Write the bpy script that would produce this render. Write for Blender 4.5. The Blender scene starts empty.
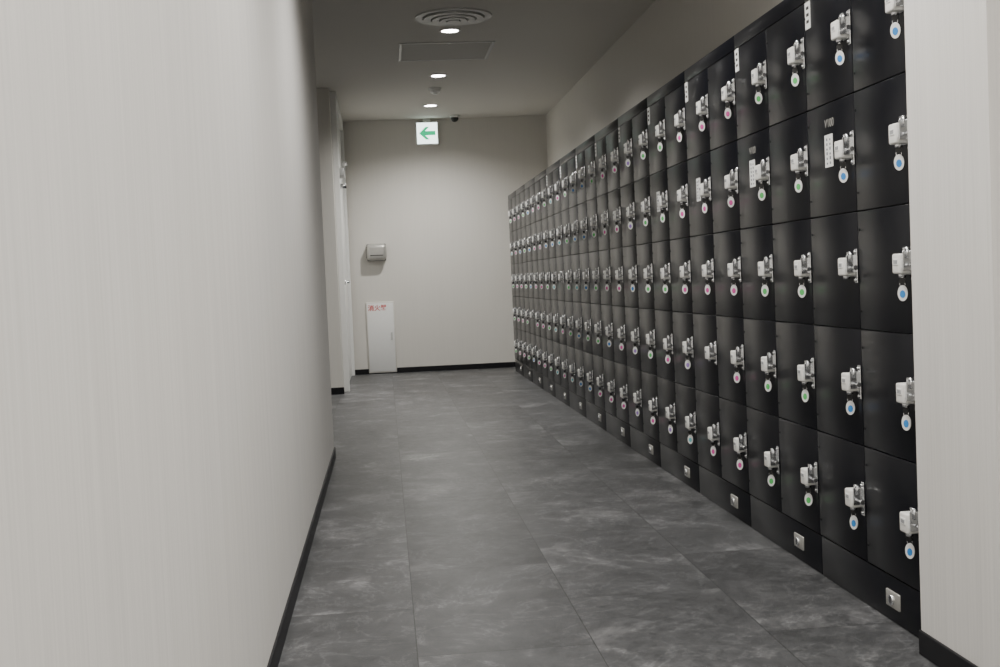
import bpy, bmesh, random
from math import *
from mathutils import Vector, Matrix
random.seed(7)
scene=bpy.context.scene
XR,XL,XW=1.294,-0.3187,1.796
ZC,YB=2.669,12.94
Y0,DY=2.9035,0.3651

# ---------------------------------------------------------------- materials
def newmat(name):
    m=bpy.data.materials.new(name); m.use_nodes=True
    nt=m.node_tree; b=nt.nodes['Principled BSDF']
    return m,nt,b
def simple(name,col,rough=.5,metal=0,spec=.5,noise=.0,emit=None,es=0,scale=30,bump=0):
    m,nt,b=newmat(name)
    b.inputs['Roughness'].default_value=rough
    b.inputs['Metallic'].default_value=metal
    b.inputs['Specular IOR Level'].default_value=spec
    b.inputs['Base Color'].default_value=(*col,1)
    tc=nt.nodes.new('ShaderNodeTexCoord')
    n=nt.nodes.new('ShaderNodeTexNoise'); n.inputs['Scale'].default_value=scale; n.inputs['Detail'].default_value=4
    nt.links.new(tc.outputs['Object'],n.inputs['Vector'])
    if noise:
        r=nt.nodes.new('ShaderNodeMix'); r.data_type='RGBA'
        r.inputs[6].default_value=(*[c*(1-noise) for c in col],1)
        r.inputs[7].default_value=(*[min(1,c*(1+noise)) for c in col],1)
        nt.links.new(n.outputs['Fac'],r.inputs[0]); nt.links.new(r.outputs[2],b.inputs['Base Color'])
    if bump:
        bp=nt.nodes.new('ShaderNodeBump'); bp.inputs['Strength'].default_value=bump; bp.inputs['Distance'].default_value=.002
        nt.links.new(n.outputs['Fac'],bp.inputs['Height']); nt.links.new(bp.outputs['Normal'],b.inputs['Normal'])
    if emit:
        b.inputs['Emission Color'].default_value=(*emit,1); b.inputs['Emission Strength'].default_value=es
    return m

def wallpaper(name,col,amp=.05):
    m,nt,b=newmat(name)
    N=nt.nodes.new;L=nt.links.new
    tc=N('ShaderNodeTexCoord')
    mp=N('ShaderNodeMapping'); mp.inputs['Scale'].default_value=(130,130,2.2)
    n=N('ShaderNodeTexNoise'); n.inputs['Scale'].default_value=1; n.inputs['Detail'].default_value=5; n.inputs['Roughness'].default_value=.6
    mp2=N('ShaderNodeMapping'); mp2.inputs['Scale'].default_value=(22,22,.5)
    n2=N('ShaderNodeTexNoise'); n2.inputs['Scale'].default_value=1; n2.inputs['Detail'].default_value=2
    L(tc.outputs['Object'],mp.inputs[0]);L(mp.outputs[0],n.inputs['Vector'])
    L(tc.outputs['Object'],mp2.inputs[0]);L(mp2.outputs[0],n2.inputs['Vector'])
    ad=N('ShaderNodeMath');ad.operation='MULTIPLY_ADD';ad.inputs[1].default_value=.35
    L(n2.outputs['Fac'],ad.inputs[0]);L(n.outputs['Fac'],ad.inputs[2])
    mr=N('ShaderNodeMapRange');mr.inputs[1].default_value=.4;mr.inputs[2].default_value=.95
    L(ad.outputs[0],mr.inputs[0])
    r=N('ShaderNodeMix'); r.data_type='RGBA'
    r.inputs[6].default_value=(*[c*(1-amp) for c in col],1); r.inputs[7].default_value=(*[c*(1+amp) for c in col],1)
    L(mr.outputs[0],r.inputs[0]);L(r.outputs[2],b.inputs['Base Color'])
    bp=N('ShaderNodeBump');bp.inputs['Strength'].default_value=.2;bp.inputs['Distance'].default_value=.001
    L(n.outputs['Fac'],bp.inputs['Height']);L(bp.outputs['Normal'],b.inputs['Normal'])
    b.inputs['Roughness'].default_value=.75; b.inputs['Specular IOR Level'].default_value=.25
    return m

def floor_mat():
    m,nt,b=newmat('stone_tile')
    N=nt.nodes.new;L=nt.links.new
    tc=N('ShaderNodeTexCoord')
    sp=N('ShaderNodeSeparateXYZ');L(tc.outputs['Object'],sp.inputs[0])
    cb=N('ShaderNodeCombineXYZ')
    ax=N('ShaderNodeMath');ax.operation='ADD';ax.inputs[1].default_value=20-5.24+.914*1
    ay=N('ShaderNodeMath');ay.operation='ADD';ay.inputs[1].default_value=-0.04+.457*20
    L(sp.outputs['Y'],ax.inputs[0]);L(sp.outputs['X'],ay.inputs[0])
    L(ax.outputs[0],cb.inputs[0]);L(ay.outputs[0],cb.inputs[1])
    br=N('ShaderNodeTexBrick')
    br.inputs['Scale'].default_value=1;br.inputs['Brick Width'].default_value=.914;br.inputs['Row Height'].default_value=.457
    br.inputs['Mortar Size'].default_value=.0016;br.inputs['Mortar Smooth'].default_value=.2;br.inputs['Bias'].default_value=0
    br.inputs['Color1'].default_value=(0,0,0,1);br.inputs['Color2'].default_value=(1,1,1,1);br.inputs['Mortar'].default_value=(.5,.5,.5,1)
    br.offset=.5
    L(cb.outputs[0],br.inputs['Vector'])
    w=N('ShaderNodeMath');w.operation='MULTIPLY';w.inputs[1].default_value=23
    L(br.outputs['Color'],w.inputs[0])
    mp=N('ShaderNodeMapping');mp.inputs['Rotation'].default_value=(0,0,.5);mp.inputs['Scale'].default_value=(1.3,1.2,1)
    L(tc.outputs['Object'],mp.inputs[0])
    n1=N('ShaderNodeTexNoise');n1.noise_dimensions='4D';n1.inputs['Scale'].default_value=2.3;n1.inputs['Detail'].default_value=12;n1.inputs['Roughness'].default_value=.74;n1.inputs['Distortion'].default_value=.5
    L(mp.outputs[0],n1.inputs['Vector']);L(w.outputs[0],n1.inputs['W'])
    n2=N('ShaderNodeTexNoise');n2.noise_dimensions='4D';n2.inputs['Scale'].default_value=18;n2.inputs['Detail'].default_value=10;n2.inputs['Roughness'].default_value=.85;n2.inputs['Distortion'].default_value=.4
    L(mp.outputs[0],n2.inputs['Vector']);L(w.outputs[0],n2.inputs['W'])
    cr=N('ShaderNodeValToRGB')
    e=cr.color_ramp.elements
    e[0].position=.36;e[0].color=(.036,.037,.038,1)
    e[1].position=.67;e[1].color=(.175,.175,.177,1)
    x=cr.color_ramp.elements.new(.53);x.color=(.068,.069,.071,1)
    L(n1.outputs['Fac'],cr.inputs[0])
    mr=N('ShaderNodeMapRange');mr.inputs[1].default_value=.3;mr.inputs[2].default_value=.7;mr.inputs[3].default_value=.55;mr.inputs[4].default_value=1.45
    L(n2.outputs['Fac'],mr.inputs[0])
    n3=N('ShaderNodeTexNoise');n3.noise_dimensions='4D';n3.inputs['Scale'].default_value=3.0;n3.inputs['Detail'].default_value=9;n3.inputs['Roughness'].default_value=.65;n3.inputs['Distortion'].default_value=1.0
    L(mp.outputs[0],n3.inputs['Vector']);L(w.outputs[0],n3.inputs['W'])
    sb=N('ShaderNodeMath');sb.operation='SUBTRACT';sb.inputs[1].default_value=.5;L(n3.outputs['Fac'],sb.inputs[0])
    ab=N('ShaderNodeMath');ab.operation='ABSOLUTE';L(sb.outputs[0],ab.inputs[0])
    vr=N('ShaderNodeMapRange');vr.inputs[1].default_value=0;vr.inputs[2].default_value=.014;vr.inputs[3].default_value=1.7;vr.inputs[4].default_value=1.0
    L(ab.outputs[0],vr.inputs[0])
    tv=N('ShaderNodeMapRange');tv.inputs[3].default_value=.80;tv.inputs[4].default_value=1.22
    L(br.outputs['Color'],tv.inputs[0])
    mu=N('ShaderNodeMath');mu.operation='MULTIPLY';L(mr.outputs[0],mu.inputs[0]);L(tv.outputs[0],mu.inputs[1])
    mu2=N('ShaderNodeMath');mu2.operation='MULTIPLY';L(mu.outputs[0],mu2.inputs[0]);L(vr.outputs[0],mu2.inputs[1])
    vm=N('ShaderNodeVectorMath');vm.operation='SCALE';L(cr.outputs[0],vm.inputs[0]);L(mu2.outputs[0],vm.inputs['Scale'])
    mx=N('ShaderNodeMix');mx.data_type='RGBA';mx.inputs[7].default_value=(.018,.018,.018,1)
    L(br.outputs['Fac'],mx.inputs[0]);L(vm.outputs[0],mx.inputs[6])
    L(mx.outputs[2],b.inputs['Base Color'])
    rr=N('ShaderNodeMapRange');rr.inputs[1].default_value=.3;rr.inputs[2].default_value=.7;rr.inputs[3].default_value=.32;rr.inputs[4].default_value=.48
    L(n2.outputs['Fac'],rr.inputs[0]);L(rr.outputs[0],b.inputs['Roughness'])
    bp=N('ShaderNodeBump');bp.inputs['Strength'].default_value=.25;bp.inputs['Distance'].default_value=.002
    L(n2.outputs['Fac'],bp.inputs['Height']);L(bp.outputs['Normal'],b.inputs['Normal'])
    b.inputs['Specular IOR Level'].default_value=.4
    return m

M_wall=wallpaper('vinyl_wallpaper',(.69,.672,.642),.08)
M_wall2=wallpaper('vinyl_wallpaper_back',(.67,.648,.60),.025)
M_ceil=simple('ceiling_board',(.68,.66,.61),.85,noise=.02,scale=60,spec=.2)
M_floor=floor_mat()
M_base=simple('black_vinyl_base',(.007,.007,.009),.5,spec=.3,noise=.1)
M_door=simple('charcoal_powder_coat',(.0040,.0044,.0072),.28,noise=.12,scale=250,bump=.06,spec=.27)
M_carc=simple('black_steel',(.005,.005,.006),.5,spec=.3,noise=.1)
M_plast=simple('ivory_plastic',(.84,.83,.79),.4,noise=.03)
M_chrome=simple('chrome',(.80,.81,.82),.25,metal=1,noise=.03)
M_blk=simple('black_plastic',(.012,.012,.012),.4,noise=.1)
M_white=simple('white_plastic',(.88,.88,.86),.4,noise=.02)
M_paper=simple('paper',(.80,.80,.78),.8,noise=.03)
M_ink=simple('ink',(.03,.03,.03),.7,noise=.1)
M_grey=simple('grey_print',(.20,.21,.23),.6,noise=.1)
M_red=simple('red_print',(.60,.03,.03),.6,noise=.05)
M_silver=simple('brushed_silver',(.50,.49,.46),.35,metal=.5,noise=.08)
M_trimw=simple('white_enamel',(.80,.80,.78),.4,noise=.02)
M_hatch=simple('hatch_board',(.54,.53,.495),.8,noise=.03)
M_alu=simple('aluminium',(.60,.60,.585),.45,metal=.3,noise=.05)
M_vent=simple('vent_recess',(.24,.24,.235),.7,noise=.05)
M_lamp=simple('lamp_glow',(1,1,1),.5,emit=(1,.97,.93),es=30,noise=.01)
M_sign=simple('sign_glow',(.9,.95,.92),.5,emit=(.85,1,.95),es=3.2,noise=.01)
M_green=simple('sign_green',(.0,.35,.15),.5,emit=(.0,.60,.25),es=1.1,noise=.02)
TAGC={'b':(.04,.26,.66),'g':(.10,.55,.14),'p':(.70,.08,.36),'c':(.15,.50,.55),'v':(.35,.22,.60)}
M_tag={k:simple('tag_colour_'+k,v,.45,noise=.05) for k,v in TAGC.items()}

# ---------------------------------------------------------------- mesh builder
class B:
    def __init__(s): s.bm=bmesh.new(); s.mats=[]
    def mi(s,m):
        if m not in s.mats: s.mats.append(m)
        return s.mats.index(m)
    def _fin(s,verts,mat,smooth=False):
        i=s.mi(mat)
        fs={f for v in verts for f in v.link_faces}
        for f in fs: f.material_index=i; f.smooth=smooth
    def box(s,x0,x1,y0,y1,z0,z1,mat,bev=0,seg=1,rot=None):
        M=Matrix.Translation(((x0+x1)/2,(y0+y1)/2,(z0+z1)/2))
        if rot is not None: M=M@rot
        M=M@Matrix.Diagonal((abs(x1-x0),abs(y1-y0),abs(z1-z0),1))
        r=bmesh.ops.create_cube(s.bm,size=1,matrix=M); vs=r['verts']
        if bev:
            ed=list({e for v in vs for e in v.link_edges})
            r=bmesh.ops.bevel(s.bm,geom=ed,offset=bev,segments=seg,profile=.5,affect='EDGES')
            vs=r['verts']
        s._fin(vs,mat,bev>0 and seg>1)
    def cyl(s,c,r,h,mat,axis='z',seg=20,r2=None,M=None,smooth=True):
        R={'z':Matrix(),'x':Matrix.Rotation(pi/2,4,'Y'),'y':Matrix.Rotation(pi/2,4,'X')}[axis]
        T=Matrix.Translation(c)@R
        if M is not None: T=T@M
        q=bmesh.ops.create_cone(s.bm,cap_ends=True,segments=seg,radius1=r,radius2=r if r2 is None else r2,depth=h,matrix=T)
        s._fin(q['verts'],mat,False)
        if smooth:
            for f in {f for v in q['verts'] for f in v.link_faces}:
                if len(f.verts)==4: f.smooth=True
    def torus(s,c,R,r,mat,rot=Matrix(),n=18,m=8,sx=1,sy=1):
        T=Matrix.Translation(c)@rot
        vs=[]
        for i in range(n):
            a=2*pi*i/n
            vs.append([s.bm.verts.new(T@Vector(((R+r*cos(b))*cos(a)*sx,(R+r*cos(b))*sin(a)*sy,r*sin(b)))) for b in [2*pi*j/m for j in range(m)]])
        for i in range(n):
            for j in range(m):
                s.bm.faces.new([vs[i][j],vs[(i+1)%n][j],vs[(i+1)%n][(j+1)%m],vs[i][(j+1)%m]])
        s._fin([v for q in vs for v in q],mat,True)
    def mesh(s,name):
        bmesh.ops.recalc_face_normals(s.bm,faces=s.bm.faces)
        me=bpy.data.meshes.new(name); s.bm.to_mesh(me); s.bm.free()
        for m in s.mats: me.materials.append(m)
        return me
    def obj(s,name,parent=None,loc=(0,0,0)):
        return mk(s.mesh(name),name,parent,loc)
def mk(me,name,parent=None,loc=(0,0,0),rz=0,sc=1):
    o=bpy.data.objects.new(name,me); scene.collection.objects.link(o)
    o.location=loc; o.rotation_euler=(0,0,rz); o.scale=(sc,sc,sc)
    if parent: o.parent=parent
    return o
def empty(name,loc=(0,0,0)):
    o=bpy.data.objects.new(name,None); o.empty_display_size=.1
    scene.collection.objects.link(o); o.location=loc
    return o
def box(name,x0,x1,y0,y1,z0,z1,mat,bev=0):
    b=B(); b.box(x0,x1,y0,y1,z0,z1,mat,bev); return b.obj(name)
def text(body,size,mat,loc,rot,parent,name,align='CENTER'):
    cu=bpy.data.curves.new(name,'FONT'); cu.body=body; cu.size=size; cu.align_x=align; cu.align_y='CENTER'; cu.extrude=.0004
    cu.materials.append(mat)
    o=bpy.data.objects.new(name,cu); scene.collection.objects.link(o)
    o.parent=parent; o.location=loc; o.rotation_euler=rot
    return o

# ---------------------------------------------------------------- room shell
YS=-3.0
box('floor',-3.2,2.6,YS-.1,YB+.1,-.1,0,M_floor)
box('ceiling',-3.2,2.6,YS-.1,YB+.1,ZC,ZC+.1,M_ceil)
box('wall_left',XL-.15,XL,YS,6.745,0,ZC,M_wall)
box('wall_back',-3.2,2.6,YB,YB+.1,0,ZC,M_wall2)
box('wall_right',XW,XW+.12,2.80,YB,0,ZC,M_wall2)
box('wall_behind',-3.2,2.6,YS-.1,YS,0,ZC,M_wall2)
box('wall_right_pillar',1.254,1.92,2.41,2.80,0,ZC,M_wall)
box('wall_right_near',1.30,1.42,YS,2.41,0,ZC,M_wall)
box('wall_alcove_end',-3.2,-3.1,YS,YB,0,ZC,M_wall2)
box('wall_left_pilaster',-3.1,-.40,10.72,YB,0,ZC,M_wall2)
# baseboards
box('baseboard_left',XL,XL+.008,YS,6.745,0,.06,M_base,.002)
box('baseboard_left_return',XL-.15,XL+.008,6.745,6.753,0,.06,M_base,.002)
box('baseboard_back',-.40,XW,YB-.01,YB,0,.055,M_base,.002)
box('baseboard_pilaster',-3.1,-.392,10.712,10.72,0,.06,M_base,.002)
box('baseboard_right',1.246,1.254,2.402,2.80,0,.06,M_base,.002)
box('baseboard_right_near',1.292,1.30,YS,2.402,0,.06,M_base,.002)

# door in the side wall of the recess (seen edge-on)
d=empty('door_1',(-.40,11.9,0))
b=B()
b.box(0,.05,-.98,-.92,0,ZC-.001,M_trimw,.003)
b.box(0,.05,.92,.98,0,ZC-.001,M_trimw,.003)
b.box(0,.048,-.919,.919,2.56,ZC-.001,M_trimw,.003)
b.obj('frame',d)
b=B(); b.box(0,.02,-.915,.915,.01,2.555,M_trimw,.003); b.obj('leaf',d)
b=B()
b.cyl((.045,-.80,.98),.024,.012,M_chrome,'x'); b.cyl((.06,-.80,.98),.009,.05,M_chrome,'x'); b.cyl((.078,-.74,.98),.009,.13,M_chrome,'y')
b.cyl((.03,-.80,1.10),.02,.02,M_chrome,'x'); b.box(.02,.028,-.84,-.76,.9,1.16,M_chrome,.003)
b.obj('lever_handle',d)
b=B()
b.box(.02,.09,-.90,-.62,1.93,2.0,M_alu,.006,2); b.cyl((.09,-.75,2.03),.012,.08,M_alu); b.box(.07,.11,-.76,-.45,2.06,2.075,M_alu,.002)
b.cyl((.07,-.86,1.84),.022,.07,M_chrome,'x')
b.obj('door_closer',d)

# ---------------------------------------------------------------- lockers
ZB,DZ=.125,.3225
def lock_mesh():
    b=B()
    # chrome hasp plate on the frame edge, with folded lug and pin
    b.box(-.004,0,-.046,-.026,-.050,.052,M_chrome,.0015)
    b.box(-.030,-.003,-.031,-.027,-.018,.034,M_chrome,.001)
    b.cyl((-.006,-.036,.043),.0045,.006,M_chrome,'x',10); b.cyl((-.006,-.036,-.041),.0045,.006,M_chrome,'x',10)
    # door side plate
    b.box(-.003,0,-.024,.022,-.03,.03,M_chrome,.001)
    # lock body
    b.box(-.036,-.002,-.024,.026,-.027,.027,M_plast,.005,3)
    b.box(-.0375,-.034,-.014,.016,-.004,.014,M_white,.001)
    b.box(-.033,-.010,-.0255,-.022,-.012,.012,M_white,.001)
    for k in range(3): b.box(-.0382,-.037,-.010+k*.008,-.006+k*.008,.000,.010,M_grey)
    # shackle
    b.cyl((-.019,-.016,.033),.0034,.018,M_chrome,'z',10); b.cyl((-.019,-.025,.041),.0034,.024,M_chrome,'y',10); b.cyl((-.019,-.036,.028),.0034,.028,M_chrome,'z',10)
    # horizontal staple pin
    b.cyl((-.015,-.046,-.004),.004,.03,M_chrome,'y',10); b.cyl((-.015,-.062,-.004),.007,.005,M_chrome,'y',12)
    # keyway
    b.cyl((-.019,.0,-.031),.010,.012,M_chrome,'z',16)
    return b.mesh('lock')
def tag_mesh(c):
    b=B()
    b.box(-.0012,.0012,-.003,.003,-.012,0,M_chrome,.0004)
    b.cyl((0,0,-.011),.0085,.005,M_blk,'x',16)
    rx=Matrix.Rotation(pi/2,4,'Y')
    b.torus((0,0,-.020),.007,.0012,M_chrome,rx,16,6)
    S=Matrix.Diagonal((1.62,1,1,1))
    b.cyl((0,0,-.043),.0128,.0030,M_white,'x',28,M=S,smooth=False)
    S2=Matrix.Diagonal((1.4,1,1,1))
    b.cyl((0,0,-.0455),.0072,.0042,c,'x',24,M=S2,smooth=False)
    return b.mesh('key_tag')
LM=lock_mesh(); TM={k:tag_mesh(m) for k,m in M_tag.items()}
def doors_mesh():
    b=B()
    for c in range(2):
        for r in range(5):
            b.box(0,.02,c*DY+.0018,(c+1)*DY-.0018,ZB+r*DZ+.0016,ZB+(r+1)*DZ-.0016,M_door,.0018,2)
            b.cyl((.0,c*DY+DY-.012,ZB+r*DZ+.05),.0035,.003,M_carc,'x',10)
            b.cyl((.0,c*DY+DY-.012,ZB+r*DZ+DZ-.05),.0035,.003,M_carc,'x',10)
    return b.mesh('doors')
def carc_mesh():
    b=B(); W=2*DY
    b.box(.012,.49,.0015,W-.0015,.0,1.788,M_carc)
    b.box(.001,.488,.002,W-.002,ZB+5*DZ+.002,1.79,M_door,.002,2)
    b.box(.003,.03,.002,W-.002,0.001,ZB-.003,M_door,.002,2)
    return b.mesh('cabinet')
def plate_mesh():
    b=B()
    b.box(-.004,.004,-.042,.042,-.022,.022,M_silver,.0025,2)
    b.cyl((-.006,0,0),.013,.008,M_chrome,'x',20)
    b.box(-.0108,-.009,-.002,.002,-.009,.009,M_blk)
    return b.mesh('kick_plate_lock')
DM,CM,PM=doors_mesh(),carc_mesh(),plate_mesh()
pat=['b','b','g','g','p','p','p','g','g','v','p','p','g','b','b','g','p','c','g','p','p','b','g','p','p','g']
ymap=Y0-.045
for u in range(13):
    U=empty('metal_locker_unit',(XR,ymap+u*2*DY,0))
    mk(CM,'cabinet',U); mk(DM,'doors',U)
    mk(PM,'kick_plate_lock',U,(.002,.20,.062))
    for c in range(2):
        ci=u*2+c
        for r in range(5):
            zl=ZB+(r+.5)*DZ+.014
            mk(LM,'lock_%d'%(c*5+r+1),U,(0,c*DY+.045,zl+random.uniform(-.003,.003)),sc=.92)
            if ci==1 and r==2: continue
            if ci>3 and random.random()<.06: continue
            k=pat[ci]
            if ci>5 and random.random()<.15: k=random.choice('bgpcv')
            mk(TM[k],'key_%d'%(c*5+r+1),U,(-.0175,c*DY+.045,zl-.032),radians(random.uniform(35,75)),sc=.95)
    # paper notices on the odd columns
    b=B()
    if u<9:
        b.box(-.0012,-.0002,2*DY-.055,2*DY-.012,1.655,1.735,M_paper)
        for k in range(3):
            b.box(-.0018,-.001,2*DY-.044,2*DY-.023,1.672+k*.02,1.681+k*.02,M_ink)
    if u in(0,1,2,3):
        yc=DY+.19
        b.box(-.0012,-.0002,yc-.028,yc+.034,1.232,1.325,M_paper)
        for j in range(2):
            yy=yc-.008+j*.024
            for k in range(6):
                b.box(-.0018,-.001,yy-.005,yy+.004,1.240+k*.0135,1.240+k*.0135+random.uniform(.005,.009),M_grey)
        if u<2: text('V100',.034,M_silver,(-.001,yc-.005,1.356),(pi/2,0,-pi/2),U,'number_lettering')
    if b.mats: b.obj('notice_labels',U)
    else: b.bm.free()

# ---------------------------------------------------------------- ceiling fittings
def ring(b,c,R0,R1,z0,z1,mat,n=48):
    vs=[]
    for i in range(n):
        a=2*pi*i/n
        vs.append([b.bm.verts.new((c[0]+r*cos(a),c[1]+r*sin(a),z)) for r,z in((R0,z1),(R1,z1),(R1,z0),(R0,z0))])
    for i in range(n):
        for j in range(4):
            b.bm.faces.new([vs[i][j],vs[(i+1)%n][j],vs[(i+1)%n][(j+1)%4],vs[i][(j+1)%4]])
    b._fin([v for q in vs for v in q],mat,False)
E=empty('ceiling_air_diffuser',(.53,7.97,ZC))
b=B()
for r0,r1,z0,z1 in((.205,.25,-.012,0),(.150,.195,-.022,-.012),(.098,.140,-.028,-.018),(.05,.088,-.034,-.024)):
    ring(b,(0,0),r0,r1,z0,z1,M_alu)
b.cyl((0,0,-.033),.042,.012,M_alu,'z',32)
b.cyl((0,0,-.004),.204,.006,M_vent,'z',40)
b.box(-.2,.2,-.004,.004,-.016,-.008,M_alu); b.box(-.004,.004,-.2,.2,-.0155,-.0085,M_alu)
b.obj('diffuser_rings',E)
def downlight(x,y,en):
    E=empty('recessed_downlight',(x,y,ZC))
    b=B(); ring(b,(0,0),.058,.075,-.008,0,M_white); b.cyl((0,0,-.003),.058,.004,M_lamp,'z',32); b.obj('trim_and_lens',E)
    ld=bpy.data.lights.new('lamp','SPOT'); ld.energy=en; ld.spot_size=radians(152); ld.spot_blend=.9; ld.shadow_soft_size=.055; ld.color=(1,.978,.94)
    o=bpy.data.objects.new('lamp',ld); scene.collection.objects.link(o); o.parent=E; o.location=(0,0,-.03)
for y in [8.41,10.22,11.93,4.6,2.85,1.1,-.65,-2.4]:
    downlight(.53,y,148)
downlight(-1.8,8.4,105)

E=empty('ceiling_access_hatch',(.535,9.17,ZC))
b=B()
for s in(-1,1):
    b.box(s*.335-.012,s*.335+.012,-.347,.347,-.008,0,M_alu,.002); b.box(-.322,.322,s*.335-.012,s*.335+.012,-.008,0,M_alu,.002)
b.box(-.32,.32,-.32,.32,-.004,-.0005,M_hatch)
b.cyl((.0,-.28,-.006),.015,.006,M_alu)
b.obj('hatch_frame_and_panel',E)
b=B(); b.cyl((0,0,-.008),.055,.016,M_white,'z',32); b.cyl((0,0,-.03),.04,.03,M_white,'z',32,r2=.052); b.cyl((0,0,-.05),.022,.012,M_white,'z',24)
b.obj('smoke_detector',None,(.53,10.89,ZC))
# dome camera
b=B(); b.cyl((0,0,-.012),.05,.024,M_white,'z',28)
q=bmesh.ops.create_uvsphere(b.bm,u_segments=20,v_segments=12,radius=.04,matrix=Matrix.Translation((0,0,-.03))); b._fin(q['verts'],M_blk,True)
b.obj('security_dome_camera',None,(.81,12.72,ZC))

# exit direction sign
E=empty('exit_direction_sign',(.525,12.90,2.513))
b=B(); b.box(-.118,.118,-.018,.038,-.120,.120,M_white,.006,2); b.box(-.04,.04,.0,.038,.118,.154,M_white,.003)
b.obj('housing',E)
b=B(); b.box(-.108,.108,-.021,-.017,-.110,.110,M_sign,.001); b.obj('lit_face',E)
b=B()
pts=[(-.085,0),(-.015,.066),(.022,.066),(-.022,.022),(.086,.022),(.086,-.022),(-.022,-.022),(.022,-.066),(-.015,-.066)]
top=[b.bm.verts.new((x,-.0225,z)) for x,z in pts]; bot=[b.bm.verts.new((x,-.0212,z)) for x,z in pts]
b.bm.faces.new(top); b.bm.faces.new(bot[::-1])
for i in range(len(pts)): b.bm.faces.new([top[i],bot[i],bot[(i+1)%len(pts)],top[(i+1)%len(pts)]])
b._fin(top+bot,M_green); b.obj('arrow',E)

# wall dispenser
E=empty('wall_sanitizer_dispenser',(-.065,YB,1.285))
b=B(); b.box(-.105,.105,-.12,0,-.085,.085,M_silver,.04,6); b.obj('housing',E)
b=B(); b.box(-.07,.07,-.124,-.112,-.038,-.030,M_blk,.002); b.box(-.108,-.092,-.09,-.002,-.06,.06,M_blk,.004); b.box(-.1,.1,-.02,-.001,-.09,.09,M_vent,.004); b.obj('slot_and_backplate',E)

# fire equipment panel
E=empty('fire_equipment_panel',(-.055,YB,.385))
b=B(); b.box(-.148,.148,-.02,0,-.375,.375,M_wall2,.004,2); b.box(-.138,.138,-.023,-.018,-.362,.362,M_trimw,.003,2); b.obj('cover',E)
b=B(); b.box(.10,.12,-.03,-.022,-.03,.05,M_alu,.003); b.obj('pull_handle',E)
text('消火器',.066,M_red,(-.03,-.0236,.31),(pi/2,0,0),E,'lettering').data.offset=.0012

# ---------------------------------------------------------------- world, camera
w=bpy.data.worlds.new('world'); scene.world=w; w.use_nodes=True
w.node_tree.nodes['Background'].inputs[0].default_value=(.5,.5,.5,1); w.node_tree.nodes['Background'].inputs[1].default_value=.05
f,yaw,pt,r=1215.2,.0931,.0450,.0431
F=Vector((sin(yaw)*cos(pt),cos(yaw)*cos(pt),-sin(pt)));R0=Vector((cos(yaw),-sin(yaw),0));U0=R0.cross(F)
R=R0*cos(r)-U0*sin(r);Up=R0*sin(r)+U0*cos(r)
cd=bpy.data.cameras.new('camera'); cd.sensor_width=36; cd.lens=f*36/1000; cd.clip_start=.05
co=bpy.data.objects.new('camera',cd); scene.collection.objects.link(co)
m=Matrix(((R.x,Up.x,-F.x,0),(R.y,Up.y,-F.y,0),(R.z,Up.z,-F.z,.951),(0,0,0,1)))
co.matrix_world=m
scene.camera=co
